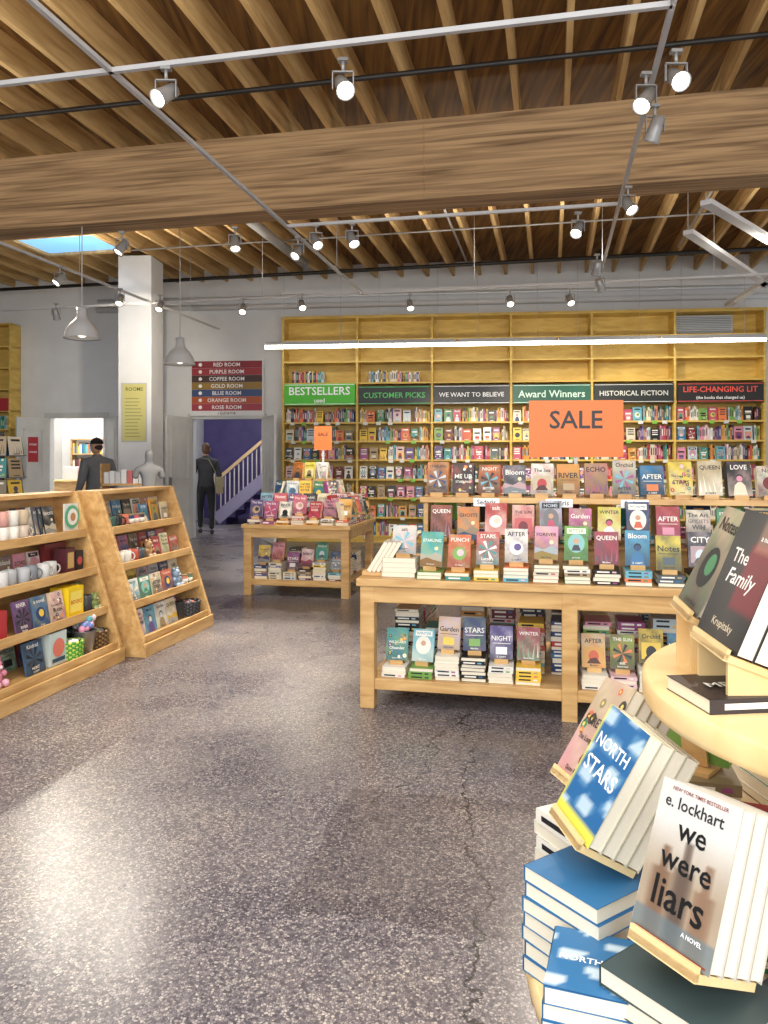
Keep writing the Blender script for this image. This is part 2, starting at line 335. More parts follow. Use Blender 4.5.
def leaf(px,D,px2,D2,h,name):
    a=P(px,HZ,D);c=P(px2,HZ,D2); L=(c-a).length; ang=math.atan2(c.y-a.y,c.x-a.x)
    b=B(); b.box(I4,0,L,-.022,.022,.01,h)
    for s in (-1,1):
        y=s*.03
        for z0,z1 in ((.2,.95),(1.1,h-.2)):
            for (xa,xb,za,zb) in ((.12,L-.12,z0,z0+.03),(.12,L-.12,z1-.03,z1),(.12,.15,z0,z1),(L-.15,L-.12,z0,z1)):
                b.box(I4,xa,xb,min(0,y),max(0,y),za,zb)
        b.box(I4,L-.08,L-.05,min(0,s*.07),max(0,s*.07),.95,1.15,mat=1)
    return b.build(name,FR(a.x,a.y,0,ang),[M_DOORW,M_GREY])
leaf(191,14.0,166,13.2,2.22,'door_1'); leaf(264,13.9,275,13.15,2.22,'door_2'); leaf(49,14.25,16,13.75,2.22,'door_3'); leaf(105,14.15,118,13.5,2.22,'door_4')
b=B(); c0=P(118,HZ,12.3); c1=P(152,HZ,12.3); cw=c1.x-c0.x
b.box(I4,0,cw,0,cw,0,4.72); b.box(I4,-.03,cw+.03,-.03,cw+.03,0,.15)
b.build('column',FR(c0.x,c0.y,0,-A12*.3),[M_WALL],bevel=.01)
b=B(); z0=CH+(HZ-442)/FPX*12.3; z1=CH+(HZ-383)/FPX*12.3
b.box(I4,.06,cw-.07,-.012,-.002,z0,z1,hx('bfbfb8')); b.rect(I4,.08,cw-.09,z0+.02,z1-.02,-.014,hx('d0c87c'))
b.text(I4,'ROOMS',cw/2,z1-.1,.3,.06,hx('5a5a3a'),-.016)
for i in range(12): b.rect(I4,.12,cw-.13-rng.uniform(0,.1),z0+.08+i*.055,z0+.095+i*.055,-.016,hx('a09a60'))
b.build('poster',FR(c0.x,c0.y,0,-A12*.3))
b=B(); p=P(28,462,13.5); q=P(38,437,13.5)
b.box(I4,0,q.x-p.x,0,.01,0,q.z-p.z,hx('b2252c')); b.text(I4,'STORE',(q.x-p.x)/2,(q.z-p.z)*.7,.13,.08,(1,1,1)); b.text(I4,'HOURS',(q.x-p.x)/2,(q.z-p.z)*.4,.13,.08,(1,1,1))
b.build('door_notice',FR(p.x,p.y,p.z))
b=B(); wz0=zw(228,416,WOFF); wz1=zw(228,360,WOFF); ua=uw(192,WOFF); ub=uw(265,WOFF)
b.box(I4,ua,ub,WOFF-.09,WOFF-.06,wz0,wz1,hx('e4e4e2'))
names=['RED ROOM','PURPLE ROOM','COFFEE ROOM','GOLD ROOM','BLUE ROOM','ORANGE ROOM','ROSE ROOM']; cols=['8e2430','a03038','4a2e2a','9a7a34','3d4f7c','b8562c','a83a48']
hh=(wz1-wz0-.12)/7
for i,(nm,cc) in enumerate(zip(names,cols)):
    zt=wz1-.03-i*hh; b.rect(I4,ua+.03,ub-.03,zt-hh+.002,zt,WOFF-.094,hx(cc)); b.text(I4,nm,(ua+ub)/2,zt-hh/2,.85,hh*.55,(1,1,1),WOFF-.098); b.disk(FR(0,0,0),(ua+ub)/2-.5,zt-hh/2,.035,WOFF-.098,(1,1,1),8)
b.text(I4,'+ ELEVATOR',(ua+ub)/2,wz0+.045,.5,.045,hx('333333'),WOFF-.094)
for u in (ua+.1,ub-.1): b.box(I4,u-.01,u+.01,WOFF-.08,WOFF,wz1-.1,wz1-.07,hx('888888'))
b.build('room_directory_sign',WM)

# ---------------- big wall bookcase ----------------
bays=[uw(p) for p in (283,357,432,511,592,675,765)]
TOPZ=3.95; b=B()
for u in bays: b.box(I4,u-.02,u+.02,0,.36,0,TOPZ,mat=1)
b.box(I4,bays[0],bays[-1],.35,.38,0,TOPZ,mat=1); b.box(I4,bays[0]-.03,bays[-1]+.03,-.02,.36,TOPZ,TOPZ+.05,mat=1); b.box(I4,bays[0],bays[-1],.02,.36,0,.1,mat=1)
shz=[.12,.45,.79,1.12,1.46,1.79,2.12,2.45,2.82,3.2,3.58]
for i in range(6):
    for z in shz: b.box(I4,bays[i]+.02,bays[i+1]-.02,.0,.35,z-.03,z,mat=1)
    for z in shz[:7]:
        for k in range(6):
            u=bays[i]+.1+k*(bays[i+1]-bays[i]-.1)/6+rng.uniform(0,.06)
            if rng.random()<.5: b.box(I4,u,u+.08,-.006,-.001,z-.055,z-.005,rng.choice([(.9,.9,.88),(.85,.85,.82),hx('7cc242')]))
b.build('wall_bookcase',WM,[M_COL,M_WOODY])
b=B(); r=random.Random(3)
def shelfbooks(b,F,x0,x1,y,z,r,hmax=.27,face=.35,depth=.15):
    x=x0
    while x<x1-.03:
        if r.random()<face and x<x1-.16:
            w=r.uniform(.12,.15); h=r.uniform(.19,.235); c=r.choice(PAL); G=F@FR(x,y-.03,z,0,-.12); b.box(G,0,w,0,.03,0,h,c); design(b,G,w,h,c,r,False); x+=w+r.uniform(.01,.04)
        else:
            n=r.randint(3,9); c=r.choice(PAL)
            for _ in range(n):
                w=r.uniform(.016,.038)
                if x+w>x1: return
                h=r.uniform(.17,hmax-.02)
                if r.random()<.75: c=r.choice(PAL)
                yy=y+r.uniform(.0,.02); b.box(F,x,x+w-.001,yy,yy+depth,z,z+h,c)
                b.rect(F,x+w*.25,x+w*.75,z+h*.3,z+h*.8,yy-.001,mixc(c,contrast(c),.6) if r.random()<.7 else r.choice(PAL)); x+=w
for i in range(6):
    for z in shz[:7]: shelfbooks(b,I4,bays[i]+.04,bays[i+1]-.04,.06,z,r,.28,.7)
shelfbooks(b,I4,bays[0]+.15,bays[0]+.75,.06,2.82,r,.24,0); shelfbooks(b,I4,bays[1]+.2,bays[1]+.8,.06,2.82,r,.24,0); shelfbooks(b,I4,bays[1]+.85,bays[2]-.2,.06,2.82,r,.2,0)
b.build('shelved_books',WM)
sg=[('BESTSELLERS','used','4fbf2a','ffffff'),('CUSTOMER PICKS','','20251f','5ccf6a'),('WE WANT TO BELIEVE','','1d1f22','e8e8e8'),('Award Winners','','0f5a44','d6f2e0'),('HISTORICAL FICTION','','1e2422','d8d8d0'),('LIFE-CHANGING LIT','(the books that changed us)','201c1c','ef5a4a')]
for i,(t,t2,bg,fg) in enumerate(sg):
    b=B(); L=bays[i+1]-bays[i]-.06; H=.38 if i==0 else .33
    b.box(I4,0,L,0,.02,0,H,hx(bg))
    if t2: b.text(I4,t,L/2,H*.66,L*.86,H*.4,hx(fg),-.004); b.text(I4,t2,L/2,H*.22,L*.8,H*.2,(1,1,1),-.004)
    else: b.text(I4,t,L/2,H*.5,L*.86,H*.5,hx(fg),-.004)
    for zz in (.015,H-.025): b.box(I4,.01,L-.01,-.003,0,zz,zz+.01,hx(fg))
    b.build('category_sign',WM@FR(bays[i]+.03,-.03,2.42))
b=B()
b.box(I4,bays[5]+.05,bays[5]+1.0,.2,.3,3.62,3.92,hx('c8c8c8'))
for k in range(9): b.box(I4,bays[5]+.07,bays[5]+.98,.18,.2,3.64+k*.03,3.652+k*.03,hx('8c8c8c'))
b.build('air_vent',WM)
b=B(); u0=uw(265,-.6); u1=uw(766,-.6); n=5; L=(u1-u0)/n
for k in range(n):
    b.box(I4,u0+k*L+.02,u0+(k+1)*L-.02,-.64,-.56,3.40,3.46,mat=2); b.tube((u0+k*L+.0,-.6,3.375),(u0+(k+1)*L-.0,-.6,3.375),.032,mat=1)
    for s in (.2,.8): b.tube((u0+(k+s)*L,-.6,3.46),(u0+(k+s)*L,-.6,4.72),.004,mat=2,n=6)
b.build('fluorescent_strip_lamp',WM,[M_COL,M_TUBE,M_WHITE])
b=B()
b.tube((-12.3,6.2,4.62),(9.7,6.2,4.62),.022,mat=0); b.tube((-12.3,12.0,4.5),(6,12.0,4.5),.03,mat=0); b.tube((-12.3,8.6,4.66),(9,8.6,4.66),.018,mat=0)
b.build('sprinkler_pipe',RM,[M_BLACK])
b=B()
for x,y0,y1 in ((2.45,1,7.3),(-1.35,7.75,12.8),(1.9,7.75,12.4)): b.tube((x,y0,4.70),(x,y1,4.70),.016,mat=0)
for y,x0,x1 in ((3.0,-8,5),(10.9,-8,5)): b.tube((x0,y,4.725),(x1,y,4.725),.013,mat=0)
b.build('electrical_conduit',RM,[M_SILVER])
b=B(); b.tube((uw(100,WOFF),.28,4.25),(uw(790,WOFF),.28,4.25),.05,mat=0); b.tube((uw(100,WOFF),.3,4.42),(uw(790,WOFF),.3,4.42),.025,mat=0)
b.box(I4,uw(285,WOFF),uw(790,WOFF),.1,.38,4.42,4.5)
b.build('wall_conduit',WM,[M_WALL])
b=B(); b.tube((-3.9,7.75,4.63),(-3.9,11.9,4.63),.07,mat=0,n=14)
b.build('air_duct',RM,[M_SILVER])
b=B(); X0,X1,Y0,Y1=-7.7,-6.42,9.85,10.7
b.box(I4,X0,X1,Y0,Y1,4.70,4.735,mat=1)
for q in ((X0-.08,X1+.08,Y0-.08,Y0),(X0-.08,X1+.08,Y1,Y1+.08),(X0-.08,X0,Y0,Y1),(X1,X1+.08,Y0,Y1)): b.box(I4,*q,4.66,4.735)
b.build('window_1',RM,[M_JOIST,M_SKY])
TZ=3.75
b=B()
def trk(x0,y0,x1,y1): b.bar((x0,y0,TZ),(x1,y1,TZ),.03,.028)
trk(-2.54,1.5,-2.54,10.3); trk(.6,2,.6,10.8); trk(-6.5,4.1,.6,4.1); trk(-2.54,7.19,.6,7.19); trk(-5.7,5.5,-5.7,12.6); trk(-10,10.3,3.2,10.3)
for x,y in ((-2.54,2.5),(-2.54,9),(.6,3),(.6,9.5),(-5.7,8.5),(-5.7,11.5),(-4,10.3),(2,10.3),(-1,10.3)):
    b.tube((x,y,TZ),(x,y,4.73),.004,n=6)
b.build('lighting_track',RM,[M_WHITE])
heads=[(166,94,-.6,-.7,1),(343,86,.25,-.75,1),(676,78,.1,-.9,1),(646,99,-.5,-.4,1),(655,129,-.2,.3,0),(628,205,.3,-.5,1),(578,229,-.4,-.5,1),(597,268,0,.6,0),(298,252,-.4,-.5,0),(316,241,.3,-.5,0),(352,239,.3,-.4,1),(235,243,.1,-.3,0),(122,247,-.4,-.3,0),(60,279,-.5,-.4,1),(302,305,.2,-.6,0),(243,309,0,-.6,0),(410,305,.1,-.5,0),(510,301,0,-.6,0),(570,300,.1,-.6,0),(160,306,-.1,-.5,0),(600,285,.3,.4,0),(56,314,0,.4,0),(120,300,0,-.5,0)]
lamps=[]
for (px,py,ax,ay,br) in heads:
    zc=3.58; D=(zc-CH)*FPX/(HZ-py); c=P(px,py,D)
    d=Vector((ax,ay,-.75)).normalized(); q=d.to_track_quat('Z','Y').to_matrix().to_4x4()@Matrix.Scale(.8,4)
    b=B(); b.tube((0,0,.08),(0,0,.156),.01); b.box(I4,-.03,.03,-.02,.02,.138,.156)
    b.box(I4,-.062,-.056,-.01,.01,-.02,.08);b.box(I4,.056,.062,-.01,.01,-.02,.08);b.box(I4,-.062,.062,-.01,.01,.076,.083)
    b.lathe(q,[(.03,-.1),(.05,-.09),(.055,.02),(.066,.09),(.07,.1),(.062,.095),(.055,.075)],16)
    b.lathe(q,[(.052,.08),(.052,.084)],16,mat=1)
    b.build('track_spotlight',FR(c.x,c.y,c.z),[M_SILVER,M_EMIT if br else M_DIM])
    lamps.append((c+d*.1,d))
b=B()
def zc(px,py,z): return P(px,py,(z-CH)*FPX/(HZ-py))
for a,c in (((706,202),(790,252)),((688,232),(775,290)),((728,305),(775,276))):
    p=zc(*a,3.95); q=zc(*c,3.95); b.bar(p,q,.11,.05); b.tube(p,p+Vector((0,0,.75)),.004,n=6); b.tube(q,q+Vector((0,0,.75)),.004,n=6)
b.build('ceiling_light_fixture',mats=[M_WALL])
for px,py,D in ((82,332,8.3),(180,359,9.6)):
    c=P(px,py,D); b=B()
    b.lathe(I4,[(.03,.27),(.05,.26),(.055,.17),(.075,.13),(.12,.09),(.165,.02),(.185,-.06),(.19,-.07),(.178,-.06),(.155,.02),(.1,.08)],28,cap=False)
    b.lathe(I4,[(.05,.15),(.055,.26)],16); b.tube((0,0,.26),(0,0,4.73-c.z),.006,n=6); b.ball(FR(0,0,.0),.06,mat=1)
    b.build('pendant_lamp',FR(c.x,c.y,c.z),[M_WHITE,M_PEND])

b=B(); ua=uw(-55,WOFF); ub=uw(21,WOFF); b.box(I4,ua,ub,WOFF-.33,WOFF-.02,0,.04,mat=1)
for u in (ua,(ua+ub)/2,ub-.03): b.box(I4,u,u+.03,WOFF-.35,WOFF-.02,0,4.0,mat=1)
b.box(I4,ua,ub,WOFF-.04,WOFF-.01,0,4,mat=1)
for z in (.4,.8,1.2,1.6,2.0,2.35,2.75,3.15,3.55,3.97): b.box(I4,ua,ub,WOFF-.34,WOFF-.02,z,z+.03,mat=1)
for z in (.43,.83,1.23,1.63,2.03):
    shelfbooks(b,I4,ua+.05,(ua+ub)/2-.02,WOFF-.28,z,r,.28); shelfbooks(b,I4,(ua+ub)/2+.04,ub-.05,WOFF-.28,z,r,.28)
b.rect(I4,ua,ub,2.36,2.6,WOFF-.345,hx('a8262c'))
b.build('tall_bookcase',WM,[M_COL,M_WOODY])

# ---------------- gondola display units (left) ----------------
def mug(b,F,col,r=.04,h=.095):
    b.lathe(F,[(r*.9,0),(r,.01),(r,h),(r*.9,h),(r*.88,.01)],16,col,0,cap=True)
    pr=None
    for i in range(7):
        a=-math.pi/2+math.pi*i/6; p=F@Vector((r+.028*math.cos(a),0,h*.5+.03*math.sin(a)))
        if pr is not None: b.tube(pr,p,.006,col,0,6)
        pr=p
SH=[.12,.38,.66,.93]
def fy(z): return .03+.33*max(0,z-.12)/1.1
def gondola(F,L):
    b=B(); D=.56; T=1.22
    prof=[(0,0),(0,.12),(fy(T),T),(D,T),(D,0)]
    for x in (0,L-.03): b.prism(I4,prof,x,x+.03)
    b.box(I4,.03,L-.03,D-.02,D,0,T); b.box(I4,0.03,L-.03,fy(T)+.02,D,T-.03,T-.001)
    b.box(I4,-.005,L+.005,-.02,.0,0,.1)
    for z in SH:
        b.box(I4,.03,L-.03,fy(z)-.0,D-.02,z-.025,z); b.box(I4,.03,L-.03,fy(z)-.012,fy(z)+.002,z-.035,z+.025)
    return b.build('gondola_display_shelf',F,[M_WOOD],bevel=.004)
G1=FR(-2.29,3.72,0,math.pi/2-A12); L1=1.88
G2=FR(-1.76,5.63,0,math.pi/2-A12); L2=1.15
gondola(G1,L1); gondola(G2,L2)
def card(b,x,y,z,w,h,c,r,tilt=.2):
    F=FR(x,y,z,0,-tilt); b.box(F,0,w,0,.012,0,h,c); design(b,F,w,h,c,r,True)
def plush(b,F,c,s=1.0):
    S=F@Matrix.Scale(s,4); b.ball(S@FR(0,0,.045)@Matrix.Diagonal((1,.85,1.05,1)),.045,12,c); b.ball(S@FR(0,-.01,.105),.034,12,c)
    for k in (1,-1):
        b.ball(S@FR(k*.026,-.005,.137),.013,8,c); b.ball(S@FR(k*.045,-.02,.06),.017,8,c); b.ball(S@FR(k*.028,-.045,.018),.02,8,mixc(c,(1,1,1),.3)); b.ball(S@FR(k*.012,-.041,.112),.004,6,(.05,.05,.05))
    b.ball(S@FR(0,-.042,.1),.01,8,mixc(c,(1,1,1),.5))
def candle(b,F,c):
    b.lathe(F,[(.028,0),(.03,.005),(.03,.075),(.027,.078)],14,c); b.lathe(F,[(.031,.02),(.031,.055)],14,(.95,.93,.88)); b.lathe(F,[(.03,.079),(.03,.09)],14,hx('9a8468'))
r=random.Random(11)
b=B()
z=SH[3]+.003; y=fy(.93)+.06
for i in range(4): mug(b,FR(.95+i*.095,y,z,r.uniform(-1,1)),hx('e9e4da') if i%3 else hx('c8b8a8')); mug(b,FR(.95+i*.095,y,z+.097,r.uniform(-1,1)),[hx('e6dfd2'),hx('c9948a'),hx('d8d4ca'),hx('b8a68c')][i])
for i in range(5): mug(b,FR(.3+i*.1,y,z,r.uniform(-1,1)),hx('f1f0ec'))
for i in range(7): card(b,1.3+i*.035,y+.02+.012*(6-i),z,.12,.2,[hx('2b2b2e'),hx('7a2f38'),hx('39424a'),hx('e4ddd0'),hx('555b60'),hx('23364a'),hx('1d1f24')][i],r)
b.disk(FR(1.76,y-.005,z+.11),0,0,.085,-.004,hx('5fb68a')); b.disk(FR(1.76,y-.007,z+.11),0,0,.06,-.006,hx('f2f0e8')); b.disk(FR(1.76,y-.009,z+.11),0,0,.03,-.007,hx('c08a5a')); b.box(FR(1.76,y-.003,z+.005),-.08,.08,0,.012,0,.2,hx('e8e4da'))
z=SH[2]+.003; y=fy(.66)+.07
for i in range(6): mug(b,FR(.95+i*.1,y+(i%2)*.02,z,r.uniform(-1,1)),r.choice([hx('a9acb0'),hx('d7d8d8'),hx('7e848c'),hx('c8c8c6')]),.043,.1)
for i in range(4): candle(b,FR(.55+i*.08,y,z),r.choice(PAL))
for i in range(6): card(b,.7+i*.14,y+.13,z,.12,.17,r.choice(PAL),r)
b.box(FR(1.6,y,z),0,.1,0,.1,0,.17,hx('5a2a30')); b.rect(FR(1.6,y,z),.015,.085,.03,.14,-.002,hx('caa86a')); b.box(FR(1.71,y,z),0,.09,0,.1,0,.14,hx('1d1d22')); b.disk(FR(1.71,y,z),.045,.07,.03,-.002,hx('c04a4a')); b.box(FR(1.56,y+.14,z),0,.24,0,.04,0,.2,hx('8a3a3a'))
z=SH[1]+.003; y=fy(.38)+.04
for i,c in enumerate(('7b5a86','5a7a9b','e8c8b0')): card(b,.95+i*.17,y,z,.15,.2,hx(c),r)
b.box(FR(1.46,y,z),0,.17,0,.14,0,.2,hx('f2cf1f')); b.rect(FR(1.46,y,z),.02,.15,.03,.17,-.002,hx('f8e36a')); b.text(FR(1.46,y,z),'BOOKS',.085,.1,.12,.05,hx('d2672a'),-.004)
mug(b,FR(1.73,y+.05,z),hx('33353a'),.045,.11); b.box(FR(1.66,y+.14,z),0,.15,0,.03,0,.19,hx('7d8b55')); plush(b,FR(1.795,y+.03,z),hx('8a9a5a'),.8)
for i in range(3): b.box(FR(.3+i*.2,y,z),0,.16,0,.12,0,.17,r.choice(PAL))
z=SH[0]+.003; y=.1
card(b,.98,y,z,.18,.2,hx('4a6c8c'),r); b.box(FR(1.2,y,z),0,.17,0,.1,0,.21,hx('c8d6d2')); b.disk(FR(1.2,y,z),.085,.11,.06,-.003,hx('e07a6a')); b.rect(FR(1.2,y,z),.02,.15,.02,.045,-.003,hx('35506a'))
for i in range(3): plush(b,FR(.35+i*.2,y+.05,z),r.choice([hx('c89a6a'),hx('7a9ab0'),hx('d88aa0')]),1.2)
for i in range(5): card(b,1.0+i*.17,.3,z,.15,.2,r.choice(PAL),r)
b.build('gift_merchandise',G1)
b=B()
z=SH[3]+.003; y=fy(.93)+.06
for i in range(3): mug(b,FR(.1+i*.09,y,z,r.uniform(-1,1)),[hx('3d5a50'),hx('202024'),hx('c86a50')][i])
for i in range(3): candle(b,FR(.38+i*.08,y,z),r.choice(PAL))
for i in range(3): card(b,.6+i*.17,y+.02,z,.12,.16+.03*(i%2),r.choice(PAL),r)
for i in range(7): card(b,.06+i*.15,y+.12,z,.13,.2,r.choice(PAL),r)
z=SH[2]+.003; y=fy(.66)+.07
for i in range(4): mug(b,FR(.1+i*.1,y,z,r.uniform(-1,1)),r.choice([hx('3d4a50'),hx('b04a3c'),hx('d8d4ca')]))
plush(b,FR(.52,y,z),hx('b08a60'),1); card(b,.6,y-.02,z,.12,.16,hx('8a2f2f'),r); card(b,.74,y-.02,z,.12,.18,hx('d8c7a0'),r); card(b,.88,y-.02,z,.14,.14,hx('c0504a'),r)
for i in range(7): card(b,.06+i*.15,y+.13,z,.13,.19,r.choice(PAL),r)
z=SH[1]+.003; y=fy(.38)+.04
for i,c in enumerate(('e6e2d8','6a8f7a','d9d2c0','c45c4a')): card(b,.06+i*.175,y,z,.16,.17,hx(c),r)
plush(b,FR(.82,y+.03,z),hx('8aa0b8'),1.1); candle(b,FR(.93,y,z),hx('d0805a')); candle(b,FR(1.02,y,z),hx('5a8a6a'))
for i in range(6): card(b,.1+i*.17,y+.12,z,.15,.21,r.choice(PAL),r)
z=SH[0]+.003; y=.1
for i,c in enumerate(('f4f2ec','5fa7c0','e8e8e0','e0d8ca')): card(b,.06+i*.17,y,z,.16,.2,hx(c),r)
for i in range(5): card(b,.08+i*.2,y+.15,z,.16,.22,r.choice(PAL),r)
b.box(FR(.74,y,z),0,.1,0,.12,0,.14,hx('2b2b2e'))
b.build('gift_merchandise',G2)
b=B(); b.lathe(I4,[(.06,0),(.085,.15),(.09,.155),(.08,.15),(.06,.02)],20,hx('a9adb2'),2)
for i in range(34):
    a=r.uniform(0,6.28); q=r.uniform(0,.075); b.ball(FR(q*math.cos(a),q*math.sin(a),.165+r.uniform(0,.06)),r.uniform(.018,.03),8,r.choice([hx('e59ab4'),hx('7a8cc8'),hx('f3d3dc'),hx('5aa0a8'),hx('f0e8e8')]))
b.build('toy_bucket',G1@FR(1.61,.13,SH[0]+.003),[M_COL,M_WOOD,M_GREY])
def basket(F,c1,c2,w=.2,d=.16,h=.12):
    b=B(); n=20
    for k in range(8):
        zz=h*k/8
        for i in range(n):
            a=2*math.pi*i/n; a2=2*math.pi*(i+1)/n; rr=1+.12*k/8+(.03 if (i+k)%2 else -.03)
            b.tube((w/2*rr*math.cos(a),d/2*rr*math.sin(a),zz+.008),(w/2*rr*math.cos(a2),d/2*rr*math.sin(a2),zz+.008),.009,c1 if (i+k)%2 else c2,0,6)
    b.lathe(I4,[(min(w,d)/2*.9,0),(min(w,d)/2*.9,.01)],16,c1)
    for i in range(12): b.ball(FR(r.uniform(-w*.25,w*.25),r.uniform(-d*.25,d*.25),h*.85),.024,8,r.choice(PAL))
    b.build('woven_basket',F)
basket(G1@FR(1.44,.11,SH[0]+.003),hx('4fa33a'),hx('d8e86a'),.13,.13); basket(G1@FR(1.77,.13,SH[0]+.003),hx('8a6a42'),hx('5e4528'),.13,.13)
basket(G2@FR(.98,.13,SH[0]+.003),hx('3c3c40'),hx('6a6a6e'),.2,.16)
def skinobj(name,verts,edges,rad,roots,mats,fn,parent=None,sub=2):
    me=bpy.data.meshes.new(name); me.from_pydata([Vector(v) for v in verts],edges,[]); o=bpy.data.objects.new(name,me); bpy.context.scene.collection.objects.link(o)
    s=o.modifiers.new('s','SKIN'); s.use_smooth_shade=True
    for i,rr in enumerate(rad):
        d=me.skin_vertices[0].data[i]; d.radius=rr if isinstance(rr,tuple) else (rr,rr); d.use_root=i in roots
    u=o.modifiers.new('u','SUBSURF'); u.levels=sub; u.render_levels=sub
    bpy.context.view_layer.update(); dg=bpy.context.evaluated_depsgraph_get(); m2=bpy.data.meshes.new_from_object(o.evaluated_get(dg))
    bpy.data.objects.remove(o)
    for m in mats: m2.materials.append(m)
    for p in m2.polygons: p.use_smooth=True; p.material_index=fn(p.center)
    o=bpy.data.objects.new(name,m2); bpy.context.scene.collection.objects.link(o)
    if parent: o.parent=parent
    return o
e=bpy.data.objects.new('mannequin_bust',None); bpy.context.scene.collection.objects.link(e); p=P(149,HZ,9.4); e.matrix_world=FR(p.x,p.y,0,.5)
M_BUST=plain('bust_plaster',hx('8f8f90'),.6)
skinobj('torso',[(0,0,.98),(0,0,1.1),(0,0,1.25),(0,0,1.34),(0,-.01,1.42),(0,-.02,1.5),(0,-.02,1.58),(.14,0,1.33),(-.14,0,1.33),(.17,.01,1.22),(-.17,.01,1.22)],[(0,1),(1,2),(2,3),(3,4),(4,5),(5,6),(3,7),(3,8),(7,9),(8,10)],[(.12,.09),(.09,.07),(.12,.09),(.09,.07),.042,(.06,.07),(.05,.06),.05,.05,.04,.04],{0},[M_BUST],lambda c:0,e)
b=B(); b.lathe(I4,[(.17,0),(.17,.03),(.02,.05),(.02,1.0)],20,hx('777777')); b.build('pole_base',parent=e)
b=B(); p=P(128,HZ,10.6)
b.box(I4,-.35,.3,-.2,.2,.8,.84,mat=1)
for x in (-.33,.25):
    for y in (-.18,.14): b.box(I4,x,x+.04,y,y+.04,0,.8,mat=1)
b.box(I4,-.33,.28,-.15,.18,1.1,1.13,mat=1)
for x in (-.33,.26): b.box(I4,x,x+.02,-.15,.18,.84,1.4,mat=1)
for i in range(7): b.box(FR(-.3+i*.08,-.12,.84),0,.07,0,.1,0,r.uniform(.12,.2),r.choice([hx('eeeeee'),hx('dcd2d0'),hx('c05050'),hx('303034')])); b.box(FR(-.3+i*.08,-.1,1.13),0,.07,0,.1,0,r.uniform(.12,.24),r.choice([hx('eeeeee'),hx('d8d8d8'),hx('202024'),hx('d07070')]))
b.build('product_stand',FR(p.x,p.y,0))
b=B(); p=P(2,HZ,8.2)
b.tube((0,0,0),(0,0,1.75),.025,mat=0,col=hx('555555')); b.lathe(I4,[(.28,0),(.28,.03)],20,hx('444444'))
for k in range(6):
    for j in range(6):
        F=Matrix.Rotation(j*math.pi/3+.2,4,'Z')@FR(-.09,-.2,.35+k*.23,0,-.15); c=r.choice(PAL); b.box(F,0,.18,0,.012,0,.2,c); design(b,F,.18,.2,c,r,False); b.box(F,-.005,.185,-.02,.02,-.01,0,hx('777777'))
b.build('card_spinner_rack',FR(p.x,p.y,0))

# ---------------- tables ----------------
def table(L,D,legs,F,h=.76,shelf=.17,name='display_table'):
    b=B(); b.box(I4,-.02,L+.02,-.02,D+.02,h-.045,h)
    b.box(I4,.01,L-.01,.0,.025,h-.14,h-.045); b.box(I4,.01,L-.01,D-.025,D,h-.14,h-.045); b.box(I4,0,.025,0,D,h-.14,h-.045); b.box(I4,L-.025,L,0,D,h-.14,h-.045)
    for x in legs:
        for y in (0,D-.085): b.box(I4,x,x+.085,y-.003,y+.085,0,h-.046)
    b.box(I4,.04,L-.04,.03,D-.03,shelf-.035,shelf); b.box(I4,.03,L-.03,.01,.03,shelf-.06,shelf+.005)
    return b.build(name,F,[M_WOOD],bevel=.005)
S=FR(-.14,4.5,0,-A12); SL=2.45; SD=1.2
table(SL,SD,(0,1.15,SL-.085),S)
T=.762
b=B(); r=random.Random(21)
b.box(I4,.35,SL-.1,.26,.28,T,T+.17,mat=1); b.box(I4,.35,SL-.1,.26,.5,T+.15,T+.17,mat=1); b.box(I4,.35,.37,.28,.5,T,T+.15,mat=1); b.box(I4,SL-.12,SL-.1,.28,.5,T,T+.15,mat=1)
for x in (.3,1.0,1.7,SL-.1): b.box(I4,x,x+.03,.46,.7,T,T+.42,mat=1)
b.box(I4,.28,SL-.03,.44,.72,T+.42,T+.455,mat=1)
b.box(I4,.35,SL-.1,.74,.98,T+.15,T+.17,mat=1); b.box(I4,.35,SL-.1,.96,.98,T,T+.15,mat=1); b.box(I4,.35,SL-.1,.74,.76,T,T+.15,mat=1)
b.build('table_riser_shelf',S,[M_COL,M_WOOD],bevel=.002)
b=B()
n=12; cov1=[hx(c) for c in ('2a9a98','cf6234','c24a40','e8dfce','d890ac','6fa83c','9a3240','4f9cb8','d8c24a','2a2a30','b85a3a','3a6a9a')]
xs=[.40+i*.166 for i in range(n)]
for i,x in enumerate(xs):
    hs=flatstack(b,FR(x,.13,T),[2,2,3,4,5,5,4,4,3,4,5,3][i],r,.14,.2,tt=.02)
    easelbook(b,FR(x,.1,T+hs,r.uniform(-.12,.08)),r,.13,r.uniform(.18,.21),cov=cov1[i])
cov2=[hx(c) for c in ('8f4326','d07a34','a8302c','e0b8a8','c0c8d0','c0608c','c2ba3a','22406f','9a3028','d2c8b0','4a8a6a','caa05a')]
for i,x in enumerate(xs):
    easelbook(b,FR(x+.03,.33,T+.17+r.uniform(0,.05),r.uniform(-.1,.1)),r,.13,r.uniform(.19,.22),cov=cov2[i],copies=2)
for i in range(10): flatstack(b,FR(.42+i*.2,.6,T),r.randint(6,11),r,.15,.2)
cov3=[hx(c) for c in ('c8742a','1d1c20','c8642c','46434a','e8e6d8','d2963c','b0885e','c8ba9a','2878a8','d8bc3a','a8946c','141417','d8d0b8')]
for i in range(13): easelbook(b,FR(.38+i*.164,.5,T+.455,r.uniform(-.12,.1)),r,.135,r.uniform(.18,.22),cov=cov3[i],copies=3)
for i in range(10):
    hs=flatstack(b,FR(.4+i*.2,.85,T+.17),3,r); easelbook(b,FR(.4+i*.2,.85,T+.17+hs,math.pi),r,txt=False)
for i in range(11): hs=flatstack(b,FR(.3+i*.19,1.08,T),4,r)
hs=flatstack(b,FR(.22,.14,T),4,r,.2,.15,tt=.028,cov=hx('d8cdb8'),spine=False)
